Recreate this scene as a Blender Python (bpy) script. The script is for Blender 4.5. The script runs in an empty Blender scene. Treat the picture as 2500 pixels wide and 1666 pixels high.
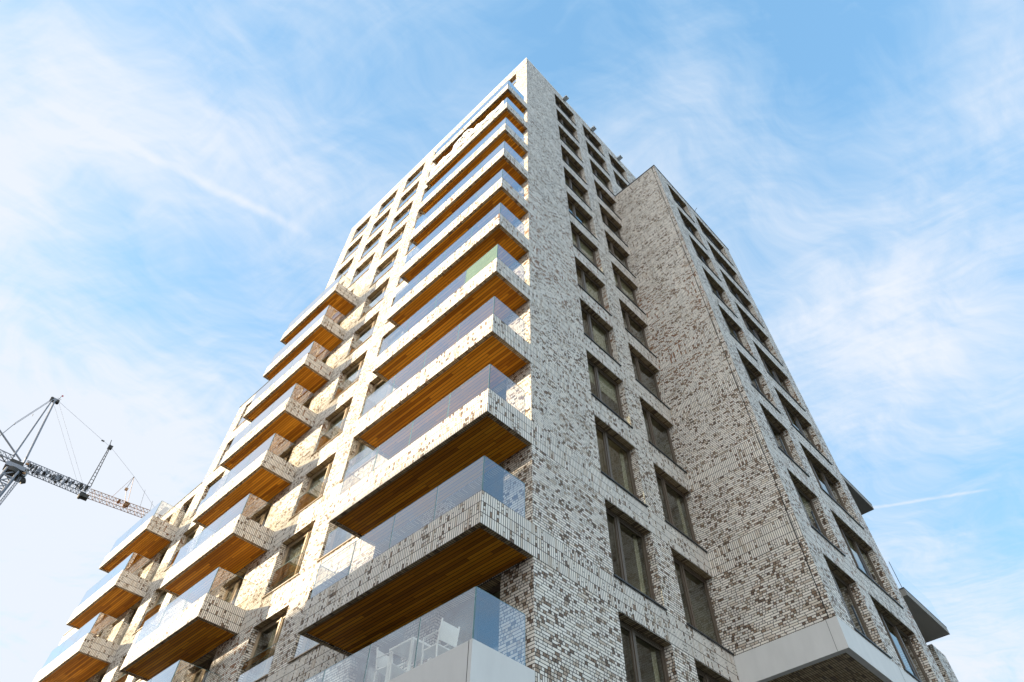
import bpy, math, random
from mathutils import Vector, Matrix
random.seed(7)
R = math.radians
GZ = 9.293                      # height of the third-storey balcony underside above the ground
scene = bpy.context.scene
col = scene.collection

# ------------------------------------------------------------------ camera
cam = bpy.data.cameras.new('camera'); cam_o = bpy.data.objects.new('camera', cam); col.objects.link(cam_o)
yaw, pit, rol = 0.766247, 0.947139, 0.007295
fw = Vector((-math.sin(yaw)*math.cos(pit), math.cos(yaw)*math.cos(pit), math.sin(pit)))
rt = Vector((math.cos(yaw), math.sin(yaw), 0)); up = rt.cross(fw)
r2 = rt*math.cos(rol)+up*math.sin(rol); u2 = -rt*math.sin(rol)+up*math.cos(rol)
m = Matrix((r2, u2, -fw)).transposed().to_4x4(); m.translation = Vector((7.849, -8.595, -7.693+GZ))
cam_o.matrix_world = m
cam.sensor_width = 36; cam.sensor_fit = 'HORIZONTAL'; cam.lens = 1585.528/2500*36
cam.shift_x = -0.00785; cam.shift_y = -0.03069
cam.clip_start = 0.1; cam.clip_end = 5000
scene.camera = cam_o

# ------------------------------------------------------------------ light
scene.view_settings.view_transform = 'Standard'; scene.view_settings.look = 'None'
scene.view_settings.gamma = 1; scene.view_settings.exposure = 2.08
SUN_EL, SUN_ROT = R(11.9), R(228.9)
sun = bpy.data.lights.new('sun', 'SUN'); sun.energy = 3.0; sun.angle = R(0.5); sun.color = (1, 0.85, 0.62)
sun_o = bpy.data.objects.new('sun', sun); col.objects.link(sun_o)
sd = Vector((math.sin(SUN_ROT)*math.cos(SUN_EL), math.cos(SUN_ROT)*math.cos(SUN_EL), math.sin(SUN_EL)))
sun_o.rotation_euler = (-sd).to_track_quat('-Z', 'Y').to_euler()

class NB:                       # small node-building helper
    def __init__(s, nt): s.nt = nt
    def node(s, t, **k):
        n = s.nt.nodes.new(t)
        for a, v in k.items(): setattr(n, a, v)
        return n
    def put(s, sock, v):
        if isinstance(v, bpy.types.NodeSocket): s.nt.links.new(v, sock)
        else: sock.default_value = v
    def m(s, op, a, b=0.0, c=0.0, clamp=False):
        n = s.node('ShaderNodeMath', operation=op); n.use_clamp = clamp
        s.put(n.inputs[0], a); s.put(n.inputs[1], b); s.put(n.inputs[2], c); return n.outputs[0]
    def v(s, op, a, b=(0, 0, 0)):
        n = s.node('ShaderNodeVectorMath', operation=op); s.put(n.inputs[0], a); s.put(n.inputs[1], b)
        return n.outputs['Value'] if op in ('DOT_PRODUCT', 'LENGTH', 'DISTANCE') else n.outputs[0]
    def sep(s, a):
        n = s.node('ShaderNodeSeparateXYZ'); s.put(n.inputs[0], a); return n.outputs
    def comb(s, x, y, z=0.0):
        n = s.node('ShaderNodeCombineXYZ'); s.put(n.inputs[0], x); s.put(n.inputs[1], y); s.put(n.inputs[2], z); return n.outputs[0]
    def mix(s, f, a, b, mode='MIX'):
        n = s.node('ShaderNodeMix', data_type='RGBA', blend_type=mode); s.put(n.inputs[0], f)
        s.put(n.inputs[6], a); s.put(n.inputs[7], b); return n.outputs[2]
    def mf(s, f, a, b):
        n = s.node('ShaderNodeMix', data_type='FLOAT'); s.put(n.inputs[0], f); s.put(n.inputs[2], a); s.put(n.inputs[3], b); return n.outputs[0]
    def noise(s, vec, sc, det=3.0, rough=.5, out=0):
        n = s.node('ShaderNodeTexNoise'); s.put(n.inputs['Vector'], vec); n.inputs['Scale'].default_value = sc
        n.inputs['Detail'].default_value = det; n.inputs['Roughness'].default_value = rough; return n.outputs[out]
    def wn(s, vec):
        n = s.node('ShaderNodeTexWhiteNoise', noise_dimensions='3D'); s.put(n.inputs['Vector'], vec); return n.outputs
    def ramp(s, f, stops, interp='LINEAR'):
        n = s.node('ShaderNodeValToRGB'); cr = n.color_ramp; cr.interpolation = interp
        while len(cr.elements) < len(stops): cr.elements.new(.5)
        for e, (p, c) in zip(cr.elements, stops): e.position = p; e.color = (*c, 1)
        s.put(n.inputs[0], f); return n.outputs[0]
    def sstep(s, x, a, b):
        n = s.node('ShaderNodeMapRange', interpolation_type='SMOOTHSTEP'); s.put(n.inputs[0], x); s.put(n.inputs[1], a); s.put(n.inputs[2], b); return n.outputs[0]

world = bpy.data.worlds.new("World"); scene.world = world; world.use_nodes = True
b = NB(world.node_tree); bg = world.node_tree.nodes['Background']
sky = b.node('ShaderNodeTexSky', sky_type='NISHITA', sun_disc=False, sun_elevation=SUN_EL, sun_rotation=SUN_ROT)
bg.inputs[1].default_value = 0.15
d = b.node('ShaderNodeTexCoord').outputs['Generated']
dx, dy, dz = b.sep(d)
BLOBS = [(-0.512, -0.249, 0.822, -0.25), (-0.436, -0.151, 0.887, -0.086), (-0.388, -0.096, 0.917, 0.007), (-0.441, -0.186, 0.878, -0.238), (-0.57, -0.169, 0.804, 0.296), (-0.575, -0.256, 0.777, 0.008), (-0.659, -0.178, 0.731, 0.297), (-0.585, -0.06, 0.808, 0.3), (-0.465, -0.033, 0.885, 0.245), (-0.546, 0.039, 0.837, 0.16), (-0.652, -0.031, 0.758, -0.303), (-0.703, -0.069, 0.708, -0.267), (-0.647, 0.029, 0.762, -0.312), (-0.604, 0.094, 0.791, -0.067), (-0.752, -0.072, 0.656, 0.014), (-0.72, -0.142, 0.68, 0.168), (-0.787, -0.006, 0.616, 0.154), (-0.73, 0.117, 0.674, 0.164), (-0.832, 0.023, 0.554, 0.171), (-0.889, 0.113, 0.444, 0.139), (-0.919, 0.149, 0.366, 0.292), (-0.801, 0.103, 0.589, 0.152), (-0.672, 0.127, 0.73, 0.048), (-0.571, 0.14, 0.809, -0.01), (-0.405, 0.063, 0.912, -0.202), (-0.35, -0.024, 0.936, -0.081), (-0.249, 0.082, 0.965, -0.011), (-0.204, 0.08, 0.976, -0.009), (-0.31, 0.14, 0.94, -0.014), (-0.061, 0.334, 0.941, -0.026), (-0.044, 0.406, 0.913, 0.158), (-0.101, 0.194, 0.976, -0.346), (-0.016, 0.463, 0.886, 0.159), (0.064, 0.533, 0.844, 0.112), (0.113, 0.425, 0.898, -0.227), (0.171, 0.426, 0.889, -0.381), (0.229, 0.494, 0.839, -0.079), (0.272, 0.496, 0.824, 0.058), (0.279, 0.54, 0.794, 0.225), (0.127, 0.602, 0.788, 0.036), (0.223, 0.628, 0.745, -0.029), (0.174, 0.669, 0.722, -0.18), (-0.092, 0.51, 0.855, -0.084), (-0.028, 0.605, 0.796, -0.133), (-0.073, 0.692, 0.718, 0.137), (0.073, 0.73, 0.679, 0.179), (0.071, 0.792, 0.606, 0.311), (-0.03, 0.776, 0.63, 0.242), (0.139, 0.711, 0.689, -0.092), (-0.108, 0.816, 0.569, -0.159), (-0.0, 0.824, 0.566, -0.041), (-0.005, 0.86, 0.51, -0.359), (-0.054, 0.883, 0.466, -0.277), (-0.142, 0.883, 0.447, 0.297), (-0.1, 0.915, 0.391, 0.379), (-0.15, 0.846, 0.512, -0.006), (-0.216, 0.273, 0.937, 0.087)]
acc = b.m('MULTIPLY_ADD', b.sstep(dy, .1, -.5), .35, .5)
acc = b.m('MULTIPLY_ADD', b.m('MULTIPLY', b.sstep(dx, .35, .7), b.sstep(dy, -.1, .3)), -.18, acc)   # a clear blue patch in the east
for (x, y, z, w) in BLOBS:
    if abs(w) < .02: continue
    e = b.m('EXPONENT', b.m('MULTIPLY_ADD', b.v('DOT_PRODUCT', d, (x, y, z)), 70.0, -70.0))
    acc = b.m('MULTIPLY_ADD', e, w*1.12, acc)
zc = b.m('MAXIMUM', dz, 0.12)
uu = b.m('DIVIDE', dx, zc); vv = b.m('DIVIDE', dy, zc)
g = b.comb(uu, vv)
warp = b.noise(g, 1.3, 3, .55, 1)
gw = b.v('ADD', g, b.v('MULTIPLY', b.v('SUBTRACT', warp, (.5, .5, .5)), (.55, .55, 0)))
gx, gy, _ = b.sep(gw)
def streak(ang, sx, sy, sc, det=5):
    c_, s_ = math.cos(ang), math.sin(ang)
    a = b.m('ADD', b.m('MULTIPLY', gx, c_), b.m('MULTIPLY', gy, s_)); q = b.m('SUBTRACT', b.m('MULTIPLY', gy, c_), b.m('MULTIPLY', gx, s_))
    return b.noise(b.comb(b.m('MULTIPLY', a, sx), b.m('MULTIPLY', q, sy)), sc, det, .6)
n1 = streak(0.5, 1.0, 3.2, 2.2); n2 = streak(1.7, 1.0, 2.4, 4.0); n3 = b.noise(gw, 1.6, 4, .55)
dens = b.m('ADD', acc, b.m('MULTIPLY', b.m('SUBTRACT', n1, .5), .66))
dens = b.m('ADD', dens, b.m('MULTIPLY', b.m('SUBTRACT', n2, .5), .62))
dens = b.m('ADD', dens, b.m('MULTIPLY', b.m('SUBTRACT', n3, .5), .5))
n4 = streak(1.15, 1.0, 6.0, 6.5, 4); dens = b.m('ADD', dens, b.m('MULTIPLY', b.m('SUBTRACT', n4, .5), .30))
n5 = streak(0.35, 1.0, 7.0, 5.0, 4); dens = b.m('ADD', dens, b.m('MULTIPLY', b.m('SUBTRACT', n5, .5), .30))
def trail(p, q, wid, amt, fade=.06):        # a condensation trail between two points of the cloud layer
    px, py = p; L = math.hypot(q[0]-px, q[1]-py); ux, uy = (q[0]-px)/L, (q[1]-py)/L
    ru = b.m('SUBTRACT', uu, px); rv = b.m('SUBTRACT', vv, py)
    al = b.m('ADD', b.m('MULTIPLY', ru, ux), b.m('MULTIPLY', rv, uy)); ac = b.m('SUBTRACT', b.m('MULTIPLY', rv, ux), b.m('MULTIPLY', ru, uy))
    wob = b.m('MULTIPLY', b.m('SUBTRACT', b.noise(g, 22.0, 3), .5), wid*1.1)
    ac = b.m('ABSOLUTE', b.m('ADD', ac, wob))
    core = b.sstep(ac, wid, 0.0)
    seg = b.m('MULTIPLY', b.sstep(al, 0.0, fade), b.sstep(al, L, L-fade))
    return b.m('MULTIPLY', b.m('MULTIPLY', core, seg), b.m('MULTIPLY_ADD', b.noise(g, 9.0, 2), amt, amt*.3))
dens = b.m('ADD', dens, b.m('MULTIPLY', trail((-.80, -.42), (-.645, .19), .015, .24, .12), b.sstep(b.noise(g, 3.2, 3), .36, .60)))
dens = b.m('ADD', dens, trail((-.35, 1.50), (-.03, 1.67), .010, .34))
dens = b.m('MAXIMUM', b.m('MINIMUM', dens, 1.0), 0.10)
base = b.mix(1.0, sky.outputs[0], (0.86, 1.02, 1.05, 1), 'MULTIPLY')
blue = b.mix(.6, base, (.24, .70, 1.27, 1))
cloud = b.mix(b.sstep(dens, .0, 1.0), (.78, 1.15, 1.52, 1), (1.34, 1.44, 1.60, 1))
fill_gain = b.m('MULTIPLY_ADD', b.sstep(b.v('DOT_PRODUCT', d, (.69, -.72, .0)), -.02, .55), 1.35, 0.0)   # added sky gain out of view behind the camera, brightens the shaded facade
cloud = b.mix(1.0, cloud, b.comb(b.m('ADD', fill_gain, 1.0), b.m('MULTIPLY_ADD', fill_gain, .88, 1.0), b.m('MULTIPLY_ADD', fill_gain, .70, 1.0)), 'MULTIPLY')
f = b.m('POWER', dens, .85)
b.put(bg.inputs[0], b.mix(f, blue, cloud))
world.cycles.sampling_method = 'MANUAL'; world.cycles.sample_map_resolution = 512

# ------------------------------------------------------------------ materials
def new_mat(name):
    mt = bpy.data.materials.new(name); mt.use_nodes = True
    return mt, NB(mt.node_tree), mt.node_tree.nodes['Principled BSDF']
def brick_mat(name, hdir, vertical_only=False):
    mt, b, p = new_mat(name)
    geo = b.node('ShaderNodeNewGeometry'); x, y, z = b.sep(geo.outputs['Position']); nx, ny, nz = b.sep(geo.outputs['True Normal'])
    z = b.m('SUBTRACT', z, GZ-0.0005)
    isx = b.m('GREATER_THAN', b.m('ABSOLUTE', nx), .5); ish = b.m('GREATER_THAN', b.m('ABSOLUTE', nz), .5)
    u = b.mf(isx, x, y)
    k = b.m('FLOOR', b.m('DIVIDE', z, 3.0)); mz = b.m('SUBTRACT', z, b.m('MULTIPLY', k, 3.0))
    sol = b.m('LESS_THAN', mz, .778)
    PN, PS = .06735, .0625
    P = b.mf(b.m('MAXIMUM', sol, ish), PN, PS)
    Rn = b.m('DIVIDE', b.m('SUBTRACT', mz, .778), PN); Rs = b.m('DIVIDE', u, PS)
    Rr = b.mf(sol, Rn, Rs)
    along, cross = (x, y) if hdir == 'x' else (y, x)
    Rr = b.mf(ish, Rr, b.m('DIVIDE', along, PS))
    row = b.m('FLOOR', Rr); rowid = b.m('ADD', row, b.m('MULTIPLY', k, 41.37))
    off = b.wn(b.comb(rowid, 3.3, isx))[0]
    Ln = b.m('ADD', b.m('DIVIDE', u, .25), b.m('MULTIPLY', off, 7.0))
    Ls = b.m('DIVIDE', mz, .2595)
    Lr = b.mf(ish, b.mf(sol, Ln, Ls), b.m('DIVIDE', cross, .2))
    cell = b.m('FLOOR', Lr); fL = b.m('FRACT', Lr); fR = b.m('FRACT', Rr)
    rid = b.comb(rowid, cell, b.m('MULTIPLY_ADD', isx, 5.0, sol))
    clump = b.noise(b.comb(b.m('MULTIPLY', u, .8), b.m('MULTIPLY', z, 1.5), isx), 1.0, 3, .6)
    w1 = b.wn(rid); thr = b.m('ADD', b.mf(sol, .54, .26), b.m('MULTIPLY', b.m('SUBTRACT', clump, .5), .40))
    split = b.m('MULTIPLY', b.m('LESS_THAN', w1[0], thr), b.m('SUBTRACT', 1.0, ish))
    nsp = b.mf(b.m('LESS_THAN', b.sep(w1[1])[1], .72), 2.0, 3.0)
    cnt = b.mf(split, 1.0, nsp); fLm = b.m('MULTIPLY', fL, cnt)
    half = b.m('MULTIPLY', split, b.m('FLOOR', fLm)); f2 = b.m('FRACT', fLm)
    ln = b.m('DIVIDE', .25, cnt)
    dL = b.m('MULTIPLY', b.m('MINIMUM', f2, b.m('SUBTRACT', 1.0, f2)), ln)
    dR = b.m('MULTIPLY', b.m('MINIMUM', fR, b.m('SUBTRACT', 1.0, fR)), P)
    dm = b.m('MINIMUM', dL, dR); face = b.sstep(dm, .0058, .0088)
    face = b.m('MULTIPLY', face, b.sstep(b.m('ADD', mz, ish), .010, .016))
    w2 = b.wn(b.v('ADD', rid, b.comb(17.1, b.m('MULTIPLY', half, 9.7), 2.2)))
    c = w2[0]; c2 = b.sep(w2[1])
    cl2 = b.noise(b.comb(u, b.m('MULTIPLY', z, .45), 4.0), .22, 2, .5)
    t = b.m('ADD', c, b.m('MULTIPLY', b.m('SUBTRACT', clump, .5), .22))
    t = b.m('ADD', t, b.mf(split, -.42, .05))
    t = b.m('SUBTRACT', t, b.m('MULTIPLY', b.m('MULTIPLY', split, b.m('MODULO', half, 2.0)), .38))
    t = b.m('MAXIMUM', t, 0.0)
    colr = b.ramp(t, [(0.0, (.88, .815, .735)), (.36, (.80, .73, .645)), (.52, (.67, .59, .495)), (.63, (.48, .39, .30)), (.74, (.33, .245, .175)), (.86, (.22, .15, .10)), (.97, (.13, .095, .07))])
    v = b.m('MULTIPLY_ADD', c2[0], .22, .88)
    colr = b.mix(1.0, colr, b.comb(v, v, v), 'MULTIPLY')
    rust = b.m('MULTIPLY', b.m('MULTIPLY_ADD', b.sstep(cl2, .56, .70), .8, .12), b.sstep(b.m('ADD', t, b.m('MULTIPLY', b.m('SUBTRACT', c2[2], .5), .5)), .5, .7))
    colr = b.mix(rust, colr, (.34, .155, .07, 1))
    grime = b.noise(b.comb(b.m('MULTIPLY', u, 3.0), b.m('MULTIPLY', z, .5), 1.0), .9, 4, .6)
    gv = b.m('MULTIPLY_ADD', grime, .42, .79); colr = b.mix(1.0, colr, b.comb(gv, gv, gv), 'MULTIPLY')
    bounce_tan = b.ramp(c, [(0, (.50, .38, .23)), (.6, (.40, .29, .16)), (.85, (.26, .17, .09)), (1, (.16, .10, .06))])
    colr = b.mix(ish, colr, bounce_tan)  # horizontal faces only: golden bounce light put into the brick colour
    colr = b.mix(face, (.026, .021, .017, 1), colr)
    b.put(p.inputs['Base Color'], colr)
    b.put(p.inputs['Roughness'], b.mf(face, .95, b.m('MULTIPLY_ADD', c2[1], .25, .38)))
    p.inputs['Specular IOR Level'].default_value = .35
    bp = b.node('ShaderNodeBump'); bp.inputs['Distance'].default_value = .006; bp.inputs['Strength'].default_value = .7
    hgt = b.m('ADD', face, b.m('MULTIPLY', b.noise(geo.outputs['Position'], 60.0, 2), .25)); b.put(bp.inputs['Height'], hgt)
    b.put(p.inputs['Normal'], bp.outputs[0])
    return mt
BRX = brick_mat('brick_white_brown', 'x'); BRY = brick_mat('brick_white_brown_return', 'y')
def simple(name, c, rough=.5, metal=0.0, nscale=6.0, namt=.12, bump=0.0, spec=.5, stretch=(1, 1, 1)):
    mt, b, p = new_mat(name)
    pos = b.v('MULTIPLY', b.node('ShaderNodeNewGeometry').outputs['Position'], stretch)
    n = b.noise(pos, nscale, 5, .6); n2 = b.noise(pos, nscale*.13, 3, .5)
    v = b.m('ADD', b.m('MULTIPLY_ADD', n, namt*2, 1-namt), b.m('MULTIPLY_ADD', n2, namt*1.6, -namt*.8))
    b.put(p.inputs['Base Color'], b.mix(1.0, (*c, 1), b.comb(v, v, v), 'MULTIPLY'))
    b.put(p.inputs['Roughness'], b.m('MULTIPLY_ADD', n, .15, rough-.07)); p.inputs['Metallic'].default_value = metal
    p.inputs['Specular IOR Level'].default_value = spec
    if bump:
        bp = b.node('ShaderNodeBump'); bp.inputs['Distance'].default_value = bump; b.put(bp.inputs['Height'], n); b.put(p.inputs['Normal'], bp.outputs[0])
    return mt
def wood_mat():
    mt, b, p = new_mat('soffit_boards')
    x, y, z = b.sep(b.node('ShaderNodeNewGeometry').outputs['Position'])
    Rr = b.m('DIVIDE', y, .094); row = b.m('FLOOR', Rr); fr = b.m('FRACT', Rr)
    zi = b.m('FLOOR', b.m('DIVIDE', z, 1.5))
    Lr = b.m('ADD', b.m('DIVIDE', x, 2.4), b.m('MULTIPLY', b.wn(b.comb(row, zi, 1.0))[0], 5.0)); cell = b.m('FLOOR', Lr); fl = b.m('FRACT', Lr)
    w = b.wn(b.comb(row, b.m('ADD', cell, .5), zi)); c = w[0]
    gr = b.noise(b.comb(b.m('MULTIPLY', x, 1.2), b.m('MULTIPLY', y, 45.0), b.m('MULTIPLY', row, 3.0)), 1.5, 4, .6)
    tt = b.m('ADD', b.m('MULTIPLY', c, .65), b.m('MULTIPLY', gr, .4))
    cc = b.ramp(tt, [(.1, (.27, .088, .006)), (.5, (.54, .200, .012)), (.9, (.80, .34, .025))])
    gap = b.m('MULTIPLY', b.sstep(b.m('MINIMUM', fr, b.m('SUBTRACT', 1.0, fr)), .045, .10), b.sstep(b.m('MINIMUM', fl, b.m('SUBTRACT', 1.0, fl)), .0008, .002))
    b.put(p.inputs['Base Color'], b.mix(gap, (.035, .014, .004, 1), cc)); p.inputs['Roughness'].default_value = .6; p.inputs['Specular IOR Level'].default_value = .12
    bp = b.node('ShaderNodeBump'); bp.inputs['Distance'].default_value = .01; b.put(bp.inputs['Height'], gap); b.put(p.inputs['Normal'], bp.outputs[0])
    return mt
def glass_mat(name, tint, ior, gloss=(1, 1, 1), haze=0.0, hazecol=(.6, .7, .7), boost=1.0):
    mt = bpy.data.materials.new(name); mt.use_nodes = True; nt = mt.node_tree; nt.nodes.clear(); b = NB(nt)
    out = b.node('ShaderNodeOutputMaterial'); tr = b.node('ShaderNodeBsdfTransparent'); tr.inputs[0].default_value = (*tint, 1)
    gl = b.node('ShaderNodeBsdfGlossy'); gl.inputs['Color'].default_value = (*gloss, 1); gl.inputs['Roughness'].default_value = .015
    gm = b.node('ShaderNodeNewGeometry'); f0 = ((ior-1)/(ior+1))**2
    cs = b.m('ABSOLUTE', b.v('DOT_PRODUCT', gm.outputs['Incoming'], gm.outputs['Normal']))
    fz = b.m('MULTIPLY_ADD', b.m('POWER', b.m('SUBTRACT', 1.0, cs, clamp=True), 5.0), 1-f0, f0)
    fz = b.m('MULTIPLY', fz, b.m('SUBTRACT', 1.0, gm.outputs['Backfacing']))      # only the face towards the light path reflects
    mx = b.node('ShaderNodeMixShader'); b.put(mx.inputs[0], b.m('MULTIPLY', fz, boost, clamp=True)); b.put(mx.inputs[1], tr.outputs[0]); b.put(mx.inputs[2], gl.outputs[0])
    last = mx.outputs[0]
    if haze:
        df = b.node('ShaderNodeBsdfDiffuse'); df.inputs[0].default_value = (*hazecol, 1); m2 = b.node('ShaderNodeMixShader')
        n = b.noise(b.node('ShaderNodeNewGeometry').outputs['Position'], 3.0, 4)
        b.put(m2.inputs[0], b.m('MULTIPLY_ADD', n, haze*.6, haze*.7)); b.put(m2.inputs[1], last); b.put(m2.inputs[2], df.outputs[0]); last = m2.outputs[0]
    nt.links.new(last, out.inputs[0]); return mt
WOOD = wood_mat()
CONC = simple('smooth_concrete', (.70, .69, .67), .75, 0, 4, .10, .001, stretch=(1, 1, .35))
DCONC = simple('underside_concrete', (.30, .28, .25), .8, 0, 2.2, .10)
PAV = simple('balcony_paving', (.66, .60, .52), .8, 0, 8, .1)
CAPW = simple('white_coping', (.80, .79, .77), .45, 0, 3, .05)
CAPD = simple('dark_coping', (.05, .055, .06), .4, 0, 5, .1)
BRONZE = simple('bronze_aluminium', (.15, .115, .085), .38, .35, 20, .08)
CHAMP = simple('champagne_aluminium', (.50, .39, .27), .38, .3, 20, .08)
INT = simple('interior_plaster', (.62, .57, .48), .9, 0, 1.0, .1)
CURT = simple('curtain_cloth', (.58, .53, .44), .9, 0, 14, .12, stretch=(6, 6, .3))
GLASS = glass_mat('railing_glass', (.955, .945, .90), 1.9, (.80, .83, .87), 0, boost=2.7)
CLEAR = glass_mat('clear_glass', (.985, .99, .99), 1.45, (.9, .95, 1), 0, boost=.55)
GREEN = glass_mat('frosted_green_glass', (.62, .76, .66), 1.7, (.9, 1, .95), .42, (.27, .36, .26), boost=1.5)
PANE = glass_mat('window_pane', (.78, .79, .73), 1.7, (.80, .82, .80), boost=1.6)
EDGE = simple('glass_edge', (.16, .26, .26), .25, 0, 5, .05)
WHITE = simple('white_plastic', (.82, .82, .80), .4, 0, 5, .04)
CLOTH = simple('white_banner_cloth', (.84, .82, .80), .85, 0, 9, .06)
GREYM = simple('grey_metal', (.60, .66, .72), .5, .1, 9, .1)
JOINT = simple('joint_sealant', (.03, .026, .022), .8)
LEAF = simple('plant_leaf', (.07, .11, .035), .6, 0, 20, .3)
POT = simple('clay_pot', (.30, .22, .16), .8)
CRG = simple('crane_grey_steel', (.22, .23, .26), .5, .3, 3, .25)
CRD = simple('crane_dark_gear', (.055, .05, .045), .7, .2, 3, .35)
CRO = simple('crane_orange_steel', (.38, .19, .08), .55, .1, 3, .25)
CRL = simple('crane_pale_cab', (.50, .52, .54), .4, 0, 3, .08)
RED = simple('red_flag', (.6, .05, .06), .7)

# ------------------------------------------------------------------ mesh helpers
class MB:
    def __init__(s): s.v = []; s.f = []; s.mi = []; s.mats = []
    def _m(s, mt):
        if mt not in s.mats: s.mats.append(mt)
        return s.mats.index(mt)
    def poly(s, pts, mt):
        n = len(s.v); s.v += [tuple(p) for p in pts]; s.f.append(tuple(range(n, n+len(pts)))); s.mi.append(s._m(mt))
    def box(s, x0, x1, y0, y1, z0, z1, mt, bottom=None, skip=''):
        if x0 > x1: x0, x1 = x1, x0
        if y0 > y1: y0, y1 = y1, y0
        c = [(x0,y0,z0),(x1,y0,z0),(x1,y1,z0),(x0,y1,z0),(x0,y0,z1),(x1,y0,z1),(x1,y1,z1),(x0,y1,z1)]
        n = len(s.v); s.v += c
        for nm, fc in (('b',(0,3,2,1)),('t',(4,5,6,7)),('f',(0,1,5,4)),('r',(1,2,6,5)),('k',(2,3,7,6)),('l',(3,0,4,7))):
            if nm in skip: continue
            s.f.append(tuple(n+i for i in fc)); s.mi.append(s._m(bottom if (nm == 'b' and bottom) else mt))
    def tube(s, a, b_, r, mt, n=6, r1=None):
        a = Vector(a); b_ = Vector(b_); r1 = r if r1 is None else r1; d = (b_-a).normalized()
        q = d.orthogonal().normalized(); w = d.cross(q); base = len(s.v)
        for p, rr in ((a, r), (b_, r1)):
            for i in range(n):
                t = 2*math.pi*i/n; s.v.append(tuple(p+(q*math.cos(t)+w*math.sin(t))*rr))
        k = s._m(mt)
        for i in range(n): s.f.append((base+i, base+(i+1)%n, base+n+(i+1)%n, base+n+i)); s.mi.append(k)
        s.f.append(tuple(base+i for i in reversed(range(n)))); s.mi.append(k); s.f.append(tuple(base+n+i for i in range(n))); s.mi.append(k)
    def build(s, name, parent=None, loc=(0, 0, 0), rotz=0, label=None, cat=None, group=None, kind=None, smooth=False):
        me = bpy.data.meshes.new(name); me.from_pydata(s.v, [], s.f)
        for mt in s.mats: me.materials.append(mt)
        me.polygons.foreach_set('material_index', s.mi)
        if smooth: me.polygons.foreach_set('use_smooth', [True]*len(me.polygons))
        me.update(); o = bpy.data.objects.new(name, me); col.objects.link(o)
        o.location = loc; o.rotation_euler = (0, 0, rotz)
        if parent: o.parent = parent
        tag(o, label, cat, group, kind); return o
def tag(o, label=None, cat=None, group=None, kind=None):
    for k_, v_ in (('label', label), ('category', cat), ('group', group), ('kind', kind)):
        if v_: o[k_] = v_
    return o
def thing(name, label, cat, loc=(0, 0, 0), rotz=0, group=None):
    o = bpy.data.objects.new(name, None); col.objects.link(o); o.location = loc; o.rotation_euler = (0, 0, rotz); return tag(o, label, cat, group)
def copy_tree(o, parent=None, loc=None, rotz=None):
    c = o.copy(); col.objects.link(c)
    if parent: c.parent = parent
    if loc is not None: c.location = loc
    if rotz is not None: c.rotation_euler = (0, 0, rotz)
    for ch in list(o.children): copy_tree(ch, c)
    return c

# ------------------------------------------------------------------ the setting
g = MB(); g.poly([(-1500, -1500, 0), (1500, -1500, 0), (1500, 1500, 0), (-1500, 1500, 0)], simple('asphalt_ground', (.035, .034, .032), .9, 0, 3, .2, .002))
g.build('ground', kind='structure')
g = MB(); g.box(-45, 14, -16, 30, 0.004, .12, simple('pale_paving', (.06, .058, .054), .85, 0, 2, .12)); g.build('pavement', kind='structure')

# ------------------------------------------------------------------ the tower
Z0 = GZ
tower = thing('apartment_tower', 'tall white and brown brick apartment tower with wood-lined corner balconies and stepped roofs', 'building')
RD = .22                                                      # depth of the window reveals
def facade(name, axis, at, outd, u0, u1, z0, z1, holes, zl=True):
    """brick plane with real openings; axis 'x' = plane y=at running along x, 'y' = plane x=at running along y; outd = sign of the outward normal"""
    mb = MB(); us = sorted({u0, u1, *[h[0] for h in holes], *[h[1] for h in holes]}); zs = sorted({z0, z1, *[h[2] for h in holes], *[h[3] for h in holes]})
    def P(u, dep, z): q = at-outd*dep; return (u, q, z+Z0) if axis == 'x' else (q, u, z+Z0)
    vm, hm = (BRX, BRX) if axis == 'x' else (BRY, BRY)
    for j in range(len(zs)-1):
        zc = (zs[j]+zs[j+1])/2; run = None
        for i in range(len(us)-1):
            uc = (us[i]+us[i+1])/2
            solid = not any(h[0] < uc < h[1] and h[2] < zc < h[3] for h in holes)
            if solid and run is None: run = us[i]
            if run is not None and (not solid or i == len(us)-2):
                end = us[i] if not solid else us[i+1]
                mb.poly([P(run, 0, zs[j]), P(end, 0, zs[j]), P(end, 0, zs[j+1]), P(run, 0, zs[j+1])], vm); run = None
    for (a, c, s_, t) in [h[:4] for h in holes]:
        mb.poly([P(a, 0, t), P(c, 0, t), P(c, RD+.1, t), P(a, RD+.1, t)], hm)
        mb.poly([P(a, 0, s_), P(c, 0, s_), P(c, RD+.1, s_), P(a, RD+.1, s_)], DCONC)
        mb.poly([P(a, 0, s_), P(a, RD+.1, s_), P(a, RD+.1, t), P(a, 0, t)], vm)
        mb.poly([P(c, 0, s_), P(c, RD+.1, s_), P(c, RD+.1, t), P(c, 0, t)], vm)
    return mb.build(name, tower)
L_COLS = [(-2.90, -.92), (-5.87, -3.92), (-8.86, -6.90), (-11.83, -9.88), (-14.78, -12.84), (-17.74, -15.90)]
def win_h(k, door=False): return (3*k+(.76 if door else .83), 3*k+(2.99 if door else 2.87))
holes1 = []; LW = []
for k in range(-2, 12):
    for i, (a, c) in enumerate(L_COLS):
        door = (i < 2 and k <= 9) or (i > 3 and k <= 7)
        if i > 3 and k <= 7: a, c = ((-15.65, -13.95), (-17.62, -16.25))[i-4]
        s_, t = win_h(k, door); holes1.append((a, c, s_, t)); LW.append((a, c, s_, t, door, k, i))
facade('wall', 'x', 0, -1, -18.72, 0, -GZ, 37.02, holes1)
T2 = [(-20.85, -18.92), (-23.50, -21.62)]; holes2 = []
for k in range(-2, 7):
    for (a, c) in T2: s_, t = win_h(k); holes2.append((a, c, s_, t)); LW.append((a, c, s_, t, False, k, 6))
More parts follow.
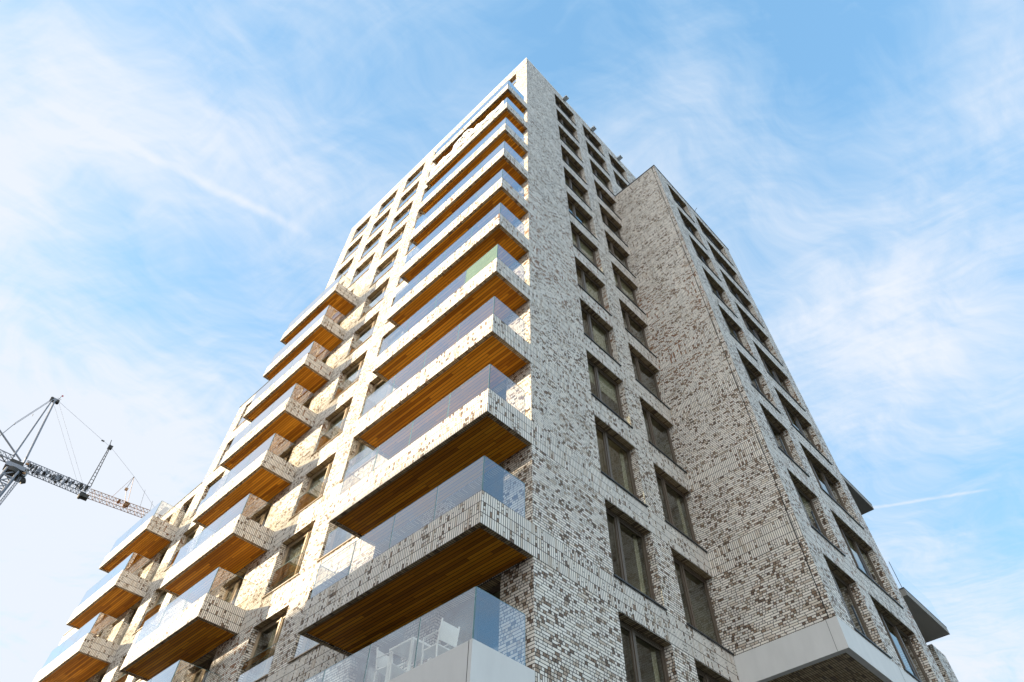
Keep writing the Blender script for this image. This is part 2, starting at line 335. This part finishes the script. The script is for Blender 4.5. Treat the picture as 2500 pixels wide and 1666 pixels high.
facade('wall', 'x', 0, -1, -24.52, -18.72, -GZ, 21.46, holes2)
T3 = [(-26.05, -24.72), (-29.0, -27.05)]; holes3 = []
for k in range(-2, 5):
    for (a, c) in T3: s_, t = win_h(k, True); holes3.append((a, c, s_, t)); LW.append((a, c, s_, t, True, k, 7))
facade('wall', 'x', 0, -1, -30.3, -24.52, -GZ, 15.62, holes3)
facade('wall', 'x', 0, -1, -36.2, -30.3, -GZ, 11.3, [(-34.6, -32.6, *win_h(k)) for k in range(-2, 3)])
R_COLS = [(2.72, 4.69), (5.59, 7.63), (8.40, 10.32), (11.2, 13.1)]; holesR = []; RW = []
for k in range(-2, 12):
    for i, (a, c) in enumerate(R_COLS):
        if i >= 2 and -1 < k < 10: continue
        s_, t = 3*k+.81, 3*k+2.985; holesR.append((a, c, s_, t)); RW.append((a, c, s_, t, k, i))
facade('wall', 'y', 0, 1, 0, 15.45, -GZ, 37.02, holesR)
WX, WY0, WY1 = 2.89, 7.65, 15.42
facade('wing_wall', 'x', WY0, -1, 0, WX, .76, 27.72, [])
holesW = []; WW = []
for k in range(0, 9):
    for i, (a, c) in enumerate([(8.67, 10.62), (11.45, 14.56)]): holesW.append((a, c, 3*k+.82, 3*k+2.985)); WW.append((a, c, 3*k+.82, 3*k+2.985, k, i))
facade('wing_wall', 'y', WX, 1, WY0, WY1, .76, 27.72, holesW)
facade('wing_wall', 'x', WY1, 1, 0, WX, .76, 27.72, [])
mb = MB()                                                     # rear and side walls
for (x0, x1, y0, y1, zt) in ((-18.72, -18.72, 0, 15.45, 37.02), (-24.52, -24.52, 0, 12, 21.46), (-30.3, -30.3, 0, 12, 15.62), (-36.2, -36.2, 0, 12, 11.3)):
    mb.poly([(x0, y0, 0), (x0, y1, 0), (x0, y1, zt+GZ), (x0, y0, zt+GZ)], BRY)
for (x0, x1, y0, zt) in ((-18.72, 0, 15.45, 37.02), (-24.52, -18.72, 12, 21.46), (-30.3, -24.52, 12, 15.62), (-36.2, -30.3, 12, 11.3)):
    mb.poly([(x0, y0, 0), (x1, y0, 0), (x1, y0, zt+GZ), (x0, y0, zt+GZ)], BRX)
mb.build('rear_wall', tower)
def roof(x0, x1, y0, y1, z, mat, h, over, name='parapet_coping', sides='flrk'):
    mb = MB(); w_ = .34; z += Z0
    if 'f' in sides: mb.box(x0-(over if 'l' in sides else 0), x1+(over if 'r' in sides else 0), y0-over, y0+w_, z, z+h, mat)
    if 'k' in sides: mb.box(x0-(over if 'l' in sides else 0), x1+(over if 'r' in sides else 0), y1-w_, y1+over, z, z+h, mat)
    if 'l' in sides: mb.box(x0-over, x0+w_, y0+w_, y1-w_, z, z+h, mat)
    if 'r' in sides: mb.box(x1-w_, x1+over, y0+w_, y1-w_, z, z+h, mat)
    mb.box(x0+.05, x1-.05, y0+.05, y1-.05, z-.5, z-.4, DCONC)
    return mb.build(name, tower)
roof(-18.72, 0, 0, 15.45, 37.02, CAPW, .17, .012)
roof(-24.52, -18.76, 0, 12, 21.46, CAPD, .06, .03, sides='fkl'); roof(-30.3, -24.56, 0, 12, 15.62, CAPD, .06, .03, sides='fkl'); roof(-36.2, -30.34, 0, 12, 11.3, CAPD, .06, .03, sides='fkl')
roof(0.01, WX, WY0, WY1, 27.72, CAPD, .07, .03, sides='frk')
mb = MB()                                                     # concrete rim and brick underside of the wing
mb.box(.003, WX+.012, WY0-.012, WY0+.16, Z0, Z0+.757, CONC); mb.box(WX-.15, WX+.012, WY0+.16, WY1, Z0, Z0+.757, CONC)
cband = mb.build('concrete_band', tower)
mb = MB(); mb.box(2.62, 2.628, WY0-.0145, WY0-.0125, Z0+.002, Z0+.755, JOINT); mb.build('panel_joint', cband)
mb = MB(); mb.box(WX+.0125, WX+.0145, 11.0, 11.01, Z0+.002, Z0+.755, JOINT); mb.build('panel_joint', cband)
mb = MB(); mb.box(.004, WX-.155, WY0+.165, WY1, Z0+.05, Z0+.3, BRX, bottom=BRX); mb.build('wing_soffit', tower)
mb = MB(); mb.box(2.70, 2.725, WY0-.003, WY0+.02, Z0+.76, Z0+27.7, JOINT); mb.build('expansion_joint', tower)
for k in range(0, 9):
    pass
mb = MB()                                                     # floor plates and lift core behind the windows
for k in range(-2, 12):
    zb = 3*k+Z0
    mb.box(-18.5, -.34, .34, 15.2, zb+.0, zb+.70, INT)
    if k <= 6: mb.box(-24.4, -18.75, .34, 11.8, zb, zb+.7, INT)
    if k <= 4: mb.box(-30.2, -24.6, .34, 11.8, zb, zb+.7, INT)
    if 0 <= k <= 8: mb.box(.03, WX-.34, WY0+.2, WY1-.1, zb+(.32 if k == 0 else 0), zb+.70, INT)
mb.box(-18.5, -.34, .34, 15.2, Z0+36, Z0+36.5, INT)
mb.box(-14, -4.6, 4.6, 11, 0, Z0+36, INT); mb.box(-30, -18.8, 4.4, 8, 0, Z0+14.9, INT); mb.box(-24, -18.8, 4.4, 8, Z0+14.9, Z0+21, INT)
for xx in (-6.4, -9.35, -12.3, -15.3): mb.box(xx-.06, xx+.06, .36, 4.6, 0, Z0+36, INT)
for yy in (5.1, 7.9, 10.8): mb.box(-4.6, -.36, yy-.06, yy+.06, 0, Z0+36, INT)
mb.build('interior', tower)

# windows: x along the wall, y=0 the brick face, outward is -y
def make_window(w, h, cols, style, guard, curtain, proj, name='window'):
    fm = CHAMP if style == 'c' else BRONZE
    f = MB(); y0, y1 = RD, RD+.075; t = .065
    f.box(0, w, y0, y1, h-t, h, fm); f.box(0, w, y0, y1, 0, t, fm); f.box(0, t, y0, y1, t, h-t, fm); f.box(w-t, w, y0, y1, t, h-t, fm)
    xs = [t]+[w*c_ for c_ in cols]+[w-t]
    for c_ in cols: f.box(w*c_-.045, w*c_+.045, y0-.01, y1, t, h-t, fm)
    for i in range(len(xs)-1):                                 # inner sash of each light
        a = xs[i]+(.045 if i else .0)+.004; c = xs[i+1]-(.045 if i < len(xs)-2 else 0)-.004; s = .042
        f.box(a, c, y0+.015, y1-.01, h-t-s, h-t-.004, fm); f.box(a, c, y0+.015, y1-.01, t+.004, t+s, fm)
        f.box(a, a+s, y0+.015, y1-.01, t+s, h-t-s, fm); f.box(c-s, c, y0+.015, y1-.01, t+s, h-t-s, fm)
    o = f.build(name, tower, loc=(0, 0, -100))
    p = MB(); p.box(t, w-t, y0+.045, y0+.057, t, h-t, PANE); p.build('pane', o)
    s = MB(); s.box(-.03, w+.03, -.045, .30, -.012, .018, CAPD if style != 'c' else simple_sill); s.build('sill', o)
    if guard:
        gb = MB()
        if style == 'c': gb.box(.02, w-.02, .05, .066, .06, .95, GLASS); gb.box(.02, w-.02, .048, .068, .95, .962, EDGE)
        if style != 'c':
            for gx in (.04, w*cols[0]): gb = MB(); gb.box(gx-.02, gx+.02, .04, .08, .03, 1.0, CAPD); gb.build('guard_post', o)
        else: gb.build('guard_glass', o)
    for (a, c) in curtain:
        cb = MB(); n = max(6, int((c-a)*w/.035)); yc = RD+.17
        for i in range(n):
            xa = a*w+(c-a)*w*i/n; xb = a*w+(c-a)*w*(i+1)/n; ya = yc+.03*math.sin(i*1.3); yb = yc+.03*math.sin((i+1)*1.3)
            cb.poly([(xa, ya, .02), (xb, yb, .02), (xb, yb, h-.02), (xa, ya, h-.02)], CURT)
        cb.build('curtain', o, smooth=True)
    if proj:
        q = MB(); q.box(.08, w-.08, RD+.11, RD+.118, h*(1-proj), h-.07, CURT); q.tube((.08, RD+.114, h*(1-proj)), (w-.08, RD+.114, h*(1-proj)), .012, CHAMP, 6); q.build('roller_blind', o)
    return o
simple_sill = simple('champagne_sill', (.40, .31, .22), .4, .3)
cache = {}
def place_window(w, h, cols, style, guard, proto_n, loc, rotz, name='window'):
    if style == 'c': cur = [[(.04, .56)], [(.04, .58), (.70, .96)], [(.30, .60), (.68, .96)], [(.04, .44), (.66, .96)]][proto_n]
    else: cur = {0: [], 1: [(.04, .34)], 2: [(.04, .42), (.72, .96)], 3: [(.60, .96)], 4: [], 5: [(.05, .16), (.84, .95)]}[proto_n]
    key = (round(w, 2), round(h, 2), style, guard, proto_n, name)
    if key in cache: return copy_tree(cache[key], None, loc, rotz)
    o = make_window(w, h, cols, style, guard, cur, .42 if proto_n == 4 else 0, name); o.location = loc; o.rotation_euler = (0, 0, rotz); cache[key] = o; return o
rnd = random.Random(11); low = MB()
def low_window(mb, w, h, loc, axis):
    def bx(a, c, y0, y1, z0, z1, mt):
        if axis == 'x': mb.box(loc[0]+a, loc[0]+c, loc[1]+y0, loc[1]+y1, loc[2]+z0, loc[2]+z1, mt)
        else: mb.box(loc[0]-y1, loc[0]-y0, loc[1]+a, loc[1]+c, loc[2]+z0, loc[2]+z1, mt)
    for (a, c, z0, z1) in ((0, w, 0, .07), (0, w, h-.07, h), (0, .07, .07, h-.07), (w-.07, w, .07, h-.07), (w*.6, w*.6+.08, .07, h-.07)): bx(a, c, RD, RD+.07, z0, z1, BRONZE)
    bx(.07, w-.07, RD+.03, RD+.045, .07, h-.07, PANE)
for (a, c, s_, t, door, k, i) in LW:
    loc = (a, 0, s_+Z0); w, h = c-a, t-s_
    if k < -1: low_window(low, w, h, loc, 'x'); continue
    if door: place_window(w, h, [.5], 'b', False, rnd.choice([0, 1, 2]), loc, 0, 'balcony_door')
    else: place_window(w, h, [.64], 'c', True, rnd.choice([0, 0, 1, 2, 3]), loc, 0)
for (a, c, s_, t, k, i) in RW:
    loc = (0, a, s_+Z0); w, h = c-a, t-s_
    if k < -1 or (i >= 2 and k < 0): low_window(low, w, h, loc, 'y'); continue
    place_window(w, h, [.40], 'b', False, rnd.choice([0, 4, 3, 5, 1, 2]), loc, R(90))
for (a, c, s_, t, k, i) in WW:
    place_window(c-a, t-s_, [.42] if i == 0 else [.36, .68], 'b', True, rnd.choice([0, 4, 1, 3]), (WX, a, s_+Z0), R(90))
low.build('window', tower, kind='stuff')

# balconies
def balcony(x0, x1, dep, k, npan, style='brick', sidegap=.2, frosted=()):
    z = 3*k+Z0; H = .778; T = .115
    m_ = BRX if style == 'brick' else CONC; n_ = BRY if style == 'brick' else CONC
    mb = MB()
    if style == 'brick':
        mb.box(x0, x1, -dep, -dep+T, z, z+H, m_, bottom=m_)
        mb.box(x0, x0+T, -dep+T, -.001, z, z+H, n_, bottom=n_); mb.box(x1-T, x1, -dep+T, -.001, z, z+H, n_, bottom=n_)
    else:
        mb.box(x0, x1, -dep, -.001, z, z+H, m_)
    o = mb.build('balcony', tower)
    if style != 'brick':
        s = MB(); s.box(x0+.12, x1-.12, -dep+.12, -.005, z+H+.002, z+H+.012, DCONC); s.build('floor', o)
        s = MB(); s.box(x1-.09, x1-.078, -dep-.0025, -dep-.0005, z+.002, z+H-.002, JOINT); s.build('panel_joint', o)
    if style == 'brick':
        s = MB(); s.box(x0+T+.003, x1-T-.003, -dep+T+.003, -.002, z+.035, z+.08, WOOD); s.build('soffit', o)
        s = MB(); s.box(x0+T+.003, x1-T-.003, -dep+T+.003, -.002, z+.083, z+.73, PAV); s.build('floor', o)
    gy = -dep+.045; zt = z+1.725; xa, xb = x0+.05, x1-.05
    for i in range(npan):
        a = xa+(xb-xa)*i/npan+.006; c = xa+(xb-xa)*(i+1)/npan-.006; gb = MB()
        gb.box(a, c, gy, gy+.014, z+H+.002, zt, GREEN if i in frosted else GLASS)
        gb.box(a, c, gy-.001, gy+.015, zt, zt+.008, EDGE if i not in frosted else EDGE)
        for ex in (a-.0005, c-.0065): gb.box(ex, ex+.007, gy-.0012, gy+.0152, z+H+.002, zt-.001, EDGE)
        gb.build('glass_panel', o)
    for gx in (xa-.005, xb-.010):
        gb = MB(); gb.box(gx, gx+.014, gy+.02, -sidegap, z+H+.002, zt, GLASS); gb.box(gx-.001, gx+.015, gy+.02, -sidegap, zt, zt+.008, EDGE)
        gb.box(gx, gx+.014, -sidegap, -sidegap+.006, z+H+.002, zt+.008, EDGE); gb.box(gx+.001, gx+.015, gy+.0145, gy+.0195, z+H+.002, zt+.008, EDGE)
        gb.build('glass_panel', o)
    return o
for k in range(-1, 10):
    balcony(-5.96, 0, 1.50, k, 4, 'brick' if k >= 0 else 'concrete', frosted=(3,) if k == 3 else ())
for k in range(-1, 8): balcony(-17.85, -12.76, 1.44, k, 3, 'brick' if k >= 0 else 'concrete', .03)
for k in range(-1, 5): balcony(-29.71, -24.65, 1.44, k, 3, 'brick' if k >= 0 else 'concrete', .03)
# plain concrete balconies on the far side of the wing
for z, xo, ya in ((5.5, 2.70, 17.2), (11.5, 2.36, 17.0)):
    mb = MB(); mb.box(-.5, xo, ya, 21.0, z+Z0, z+Z0+.26, DCONC); mb.box(-.5, xo+.01, ya-.01, 21.01, z+Z0+.26, z+Z0+.30, CAPD)
    o = mb.build('balcony', tower, label='plain concrete balcony slab on the far side')
    gb = MB(); gb.box(xo-.06, xo-.045, ya+.02, 20.95, z+Z0+.30, z+Z0+1.35, CLEAR); gb.build('glass_panel', o)
    gb = MB(); gb.box(-.4, xo-.07, ya+.02, ya+.034, z+Z0+.30, z+Z0+1.35, CLEAR); gb.box(xo-.062, xo-.043, ya, ya+.015, z+Z0+.3, z+Z0+1.37, CAPD); gb.build('glass_panel', o)
mb = MB(); mb.box(-6, 1.2, WY1+.03, 23, 0, Z0+4.9, BRY); mb.box(-6, 1.9, 21.1, 22.4, 0, Z0+5.45, BRX); mb.build('rear_wing', tower)
for y in (3.72, 6.66, 9.62):
    mb = MB(); mb.box(.02, .36, y-.15, y+.15, Z0+36.72, Z0+36.88, GREYM); mb.box(.05, .34, y-.13, y+.13, Z0+36.705, Z0+36.72, GREYM)
    o = mb.build('roof_floodlight', tower); b2 = MB(); b2.box(.012, .06, y-.03, y+.03, Z0+36.88, Z0+37.0, CAPD); b2.build('bracket', o)
mb = MB(); mb.tube((WX+.03, 11.66, Z0+27.6), (WX+.24, 11.6, Z0+27.72), .014, CAPD); mb.tube((WX-.1, 11.66, Z0+27.8), (WX-.1, 11.66, Z0+28.1), .014, CAPD); mb.build('roof_aerial', tower)

# ------------------------------------------------------------------ things on the balconies
fl = -3+.778+Z0
def chair(label, loc, rotz):
    t = thing('garden_chair', label, 'chair', loc, rotz, 'white chairs on the lowest corner balcony')
    for sx in (-.21, .21):
        q = MB(); q.tube((sx, .20, 0), (sx, .18, .44), .017, WHITE, 8); q.build('leg', t)
        q = MB(); q.tube((sx, -.22, 0), (sx, -.19, .43), .017, WHITE, 8); q.tube((sx, -.19, .43), (sx, -.27, .88), .018, WHITE, 8); q.build('leg', t)
    q = MB(); q.box(-.22, .22, -.19, .22, .43, .455, WHITE); q.build('seat', t)
    q = MB(); q.poly([(-.20, -.203, .52), (.20, -.203, .52), (.20, -.258, .84), (-.20, -.258, .84)], WHITE); q.poly([(-.20, -.215, .52), (.20, -.215, .52), (.20, -.27, .84), (-.20, -.27, .84)], WHITE); q.build('backrest', t)
    for sx in (-.23, .23):
        q = MB(); q.tube((sx, -.22, .66), (sx, .19, .66), .016, WHITE, 8); q.tube((sx, .19, .66), (sx*.95, .19, .44), .014, WHITE, 8); q.build('armrest', t)
    return t
chair('white garden chair nearest the tower corner, seen through the lowest glass railing', (-1.42, -1.02, fl), R(90))
chair('white garden chair left of the small white table behind the lowest glass railing', (-2.62, -1.12, fl), R(-82))
t = thing('bistro_table', 'small white square table between two chairs on the lowest corner balcony', 'table', (-2.16, -1.0, fl))
q = MB()
for (a, c, e, f_) in ((-.34, .34, -.34, -.29), (-.34, .34, .29, .34), (-.34, -.29, -.29, .29), (.29, .34, -.29, .29)): q.box(a, c, e, f_, .70, .74, WHITE)
q.box(-.285, .285, -.285, .285, .725, .738, WHITE); q.build('tabletop', t)
for sx in (-.31, .31):
    for sy in (-.31, .31): q = MB(); q.box(sx-.022, sx+.022, sy-.022, sy+.022, 0, .70, WHITE); q.build('leg', t)
# potted plant by the corner pier
t = thing('potted_plant', 'spiky green plant in a pot at the corner end of an upper balcony', 'plant', (-.34, -.34, 15.73+Z0))
q = MB(); q.tube((0, 0, 0), (0, 0, .3), .12, POT, 14, .16); q.build('pot', t)
q = MB(); rr = random.Random(3)
for i in range(60):
    a = rr.uniform(0, 6.28); L_ = rr.uniform(.28, .55); el = rr.uniform(.3, 1.3); w_ = .014
    d0 = Vector((math.cos(a)*math.cos(el), math.sin(a)*math.cos(el), math.sin(el))); sd_ = Vector((-math.sin(a), math.cos(a), 0))*w_
    p0 = Vector((0, 0, .29)); p1 = p0+d0*L_*.6; p2 = p1+(d0*.5+Vector((0, 0, -.35))).normalized()*L_*.4
    q.poly([p0-sd_, p0+sd_, p1+sd_, p1-sd_], LEAF); q.poly([p1-sd_, p1+sd_, p2], LEAF)
q.build('foliage', t)
# cloth banner over the second balcony from the top
t = thing('banner', 'white cloth banner with a round motif draped over the second highest balcony', 'banner', (0, -1.5, 24.78+Z0))
q = MB(); N = 90
def top_h(x):
    h = .62+.10*math.sin(x*2.1)+.05*math.sin(x*5.3+1)
    d_ = (x+3.25)/.75
    if abs(d_) < 1: h = max(h, .75+1.05*math.sqrt(1-d_*d_)*.75)
    return h
P_ = []
for i in range(N+1):
    x = -5.75+5.55*i/N; h = top_h(x); P_.append((x, h))
for (x, h), (x2, h2) in zip(P_, P_[1:]):
    rows = 5
    for j in range(rows):
        def pt(xx, hh, jj): return (xx, -.035-.018*math.sin(xx*7+jj*.8)-.01*math.sin(xx*17), hh*jj/rows)
        q.poly([pt(x, h, j), pt(x2, h2, j), pt(x2, h2, j+1), pt(x, h, j+1)], CLOTH)
        def pb(xx, hh, jj): p_ = pt(xx, hh, jj); return (p_[0], p_[1]+.008, p_[2])
        q.poly([pb(x, h, j), pb(x2, h2, j), pb(x2, h2, j+1), pb(x, h, j+1)], CLOTH)
q.build('cloth', t, smooth=True)
q = MB()
def stroke(pts, w, mt):
    for (a, c) in zip(pts, pts[1:]): q.tube((a[0], -.075, a[1]), (c[0], -.075, c[1]), w, mt, 4)
stroke([(-3.62, .55), (-3.55, 1.0)], .018, CRD); stroke([(-3.36, .45), (-3.30, 1.05)], .022, CRD); stroke([(-3.33, .75), (-3.12, 1.08)], .02, CRD)
stroke([(-3.08, .55), (-3.0, .9), (-2.85, 1.0), (-2.72, .86), (-2.78, .74)], .02, CRD); stroke([(-3.42, .38), (-3.2, .34), (-3.0, .42)], .018, CRO); stroke([(-2.75, .95), (-2.68, .8)], .02, CRO)
q.build('motif', t)
q = MB(); q.box(-4.62, -4.50, -.085, -.06, .28, .34, CRD); q.box(-1.32, -1.20, -.085, -.06, .28, .34, CRD); q.build('clip', t)

# ------------------------------------------------------------------ the crane
AX = (-105.82, -5.12, 62.3+GZ); ang = math.atan2(.99, .13)-R(0)
crane = thing('tower_crane', 'grey and orange lattice tower crane with A-frame and cable stays', 'crane', AX, ang)
def lattice(mb, a, b_, w, h, step, r, mt, flip=1):
    """box girder along local x from a=(s,h) to b_=(s,h)"""
    (s0, h0), (s1, h1) = a, b_; n = max(1, int(abs(s1-s0)/step))
    def P(i, sy, top): f_ = i/n; return (s0+(s1-s0)*f_, sy*w/2, h0+(h1-h0)*f_+(h if top else 0))
    for sy in (-1, 1):
        for top in (0, 1): mb.tube(P(0, sy, top), P(n, sy, top), r*1.5, mt, 5)
    for i in range(n):
        for sy in (-1, 1): mb.tube(P(i, sy, i % 2), P(i+1, sy, (i+1) % 2), r, mt, 4)
        for top in (0, 1): mb.tube(P(i, -1, top), P(i+1, 1, top), r*.8, mt, 4); mb.tube(P(i, -1, top), P(i, 1, top), r*.8, mt, 4)
def vlat(mb, cx, w, z0, z1, step, r, mt):
    n = int((z1-z0)/step); c = [(cx-w/2, -w/2), (cx+w/2, -w/2), (cx+w/2, w/2), (cx-w/2, w/2)]
    for p in c: mb.tube((*p, z0), (*p, z1), r*1.6, mt, 6)
    for i in range(n):
        za = z0+(z1-z0)*i/n; zb = z0+(z1-z0)*(i+1)/n
        for j in range(4):
            p, p2 = c[j], c[(j+1) % 4]; mb.tube((*p, za), (*p2, zb), r, mt, 4); mb.tube((*p, zb), (*p2, zb), r*.8, mt, 4)
q = MB(); vlat(q, -.55, 1.6, -AX[2], -2.2, 1.3, .11, CRG); q.build('mast', crane)
q = MB(); vlat(q, .95, .34, -30, -2.6, .35, .025, CRG); q.build('ladder', crane)
q = MB(); q.tube((-.5, 0, -2.6), (-.5, 0, -1.9), 1.15, CRD, 20); q.box(-1.9, .9, -.9, .9, -1.9, -1.2, CRG); q.box(-1.7, .2, -.7, .7, -1.2, -.5, CRD)
rr = random.Random(5)
for i in range(26):
    x, y, z = rr.uniform(-2, .8), rr.uniform(-.9, .9), rr.uniform(-2.2, .1); s_ = rr.uniform(.08, .28); q.box(x, x+s_*1.6, y, y+s_, z, z+s_, rr.choice([CRD, CRG, CRD, CRO]))
q.build('slewing_platform', crane)
q = MB(); q.box(.25, 1.35, .5, 1.6, -1.75, -.55, CRL); q.box(.3, 1.30, .55, 1.55, -2.5, -1.77, CRD); q.tube((1.2, .9, -2.6), (1.7, .9, -2.2), .45, CRD, 10); cab = q.build('cab', crane)
q = MB(); q.box(.35, 1.25, 1.60, 1.62, -1.4, -.8, PANE); q.build('pane', cab)
q = MB()
for sy in (-.7, .7):
    q.tube((-1.77, sy, .1), (-2.75, sy*.3, 12.5), .10, CRG, 8); q.tube((-.05, sy, .4), (-2.35, sy*.3, 12.6), .15, CRG, 8)
q.box(-3.1, -1.75, -.35, .35, 12.4, 12.95, CRG); q.tube((-2.9, -.4, 12.7), (-2.9, .4, 12.7), .25, CRD, 10); q.tube((-1.9, -.4, 12.6), (-1.9, .4, 12.6), .25, CRD, 10)
q.tube((-2.0, 0, 12.9), (-2.0, 0, 14.3), .035, CRD, 5); q.tube((-2.3, 0, 13.4), (-1.7, 0, 13.4), .03, CRD, 4); q.build('a_frame', crane)
q = MB(); q.box(-2.02, -1.75, -.02, .02, 14.0, 14.3, RED); q.build('wind_flag', crane)
q = MB()
for sy in (-.25, .25): q.tube((-2.9, sy, 12.4), (-4.78, sy, 5.6), .045, CRG, 5)
q.tube((-4.78, -.3, 5.6), (-4.78, .3, 5.6), .06, CRG, 5); q.tube((-3.56, -.3, 8.4), (-3.56, .3, 8.4), .05, CRG, 5); q.tube((-4.78, 0, 5.6), (-5.6, 0, .6), .07, CRG, 6); q.build('back_stay', crane)
q = MB(); lattice(q, (-9, -.4), (-1.5, -.8), 1.2, .8, .8, .05, CRG); q.tube((-7.2, -.4, 4.2), (-.48, -.4, -.2), .14, CRG, 8); q.tube((-4.9, .5, .9), (-2.2, .5, -.8), .09, CRD, 6); q.build('counter_jib', crane)
q = MB(); q.box(-9, -7.4, -1, 1, -2.2, -.4, CRD); q.build('counterweight', crane)
q = MB(); lattice(q, (.3, -1.15), (10.3, -1.3), 1.15, 1.35, .42, .042, CRG)
for i in range(34): x = rr.uniform(.6, 10); s_ = rr.uniform(.06, .2); q.box(x, x+s_*3, rr.uniform(-.5, .3), rr.uniform(.3, .5), -.2+rr.uniform(-.9, .3), 0.05+rr.uniform(-.3, .35), rr.choice([CRD, CRD, CRG]))
q.box(9.5, 10.9, -.5, .5, -1.9, -1.3, CRD); q.tube((9.7, -.6, -1.7), (9.7, .6, -1.7), .3, CRD, 10)
jib = q.build('jib', crane)
q = MB(); lattice(q, (10.5, -1.35), (20.3, -.95), 1.0, 1.15, .55, .035, CRO); lattice(q, (20.3, -.95), (33, -.5), 1.0, 1.0, .6, .035, CRO)
for i in range(12): x = rr.uniform(15, 17); s_ = rr.uniform(.06, .16); q.box(x, x+s_*2, -.4, .4, rr.uniform(-.6, 0), rr.uniform(0, .2), CRO)
q.build('jib_extension', crane)
q = MB()
for sy in (-.3, .3): q.tube((9.75, sy, .2), (9.15, sy, 8.9), .06, CRD, 5); q.tube((10.3, sy, .2), (9.35, sy, 8.6), .05, CRD, 5)
for i in range(13): f_ = i/12; q.tube((9.75-.6*f_, 0, .3+8.5*f_), (10.3-.95*f_, 0, .3+8.3*f_), .045, CRD, 4)
q.tube((9.15, 0, 8.6), (8.85, 0, 10.0), .06, CRD, 5); q.box(9.0, 9.7, -.3, .3, 8.3, 8.85, CRD); q.build('king_post', crane)
q = MB(); q.tube((15.26, 0, 5.2), (16.6, 0, 0), .04, CRO, 5); q.tube((15.26, 0, 5.2), (15.2, 0, 2.6), .04, CRD, 5); q.tube((15.26, 0, 5.2), (13.9, 0, 0), .03, CRO, 5); q.tube((15.2, 0, 2.6), (16.2, 0, 0), .04, CRO, 5); q.box(15.0, 15.5, -.1, .1, 2.2, 2.7, CRO)
q.tube((17.93, 0, 3.7), (18.64, 0, .2), .03, CRD, 4); q.tube((19.92, 0, 2.3), (20.38, 0, .2), .03, CRD, 4); q.build('jib_post', crane)
q = MB()
for p in (((-1.84, 0, 11.6), (8.1, 0, .4)), ((-1.75, .2, 12.8), (9.17, .2, .34)), ((-1.7, 0, 12.8), (7.72, 0, 9.25)), ((7.72, 0, 9.25), (9.3, 0, 8.7)), ((9.36, 0, 8.7), (15.26, 0, 5.2)), ((15.26, 0, 5.2), (20.7, 0, 1.3))): q.tube(*p, .022, CRG, 4)
q.box(7.5, 8.0, -.08, .08, 9.1, 9.3, CRD); q.build('stay_cable', crane)

# ------------------------------------------------------------------ the block opposite, whose shadow falls on the lower storeys
nb = thing('neighbouring_block', 'brick apartment block across the street facing the tower, outside the picture', 'building', (-45, -40.2, 0), R(180.9))
q = MB(); NBH = 24.6
nbrick = simple('red_brown_brick', (.22, .12, .08), .85, 0, 5, .2)
q.box(-62, 62, 0, 12, 0, NBH, nbrick); q.build('wall', nb)
q = MB(); q.box(-62.1, 62.1, -.1, 12.1, NBH, NBH+.15, CAPD); q.build('roof', nb)
q = MB()
for i in range(40):
    for j in range(8): q.box(-60+i*3, -58.4+i*3, -.06, -.01, 1.2+j*2.9, 2.8+j*2.9, PANE); q.box(-60.08+i*3, -58.32+i*3, -.05, -.004, 1.12+j*2.9, 1.2+j*2.9, CAPW)
q.build('window', nb, kind='stuff')
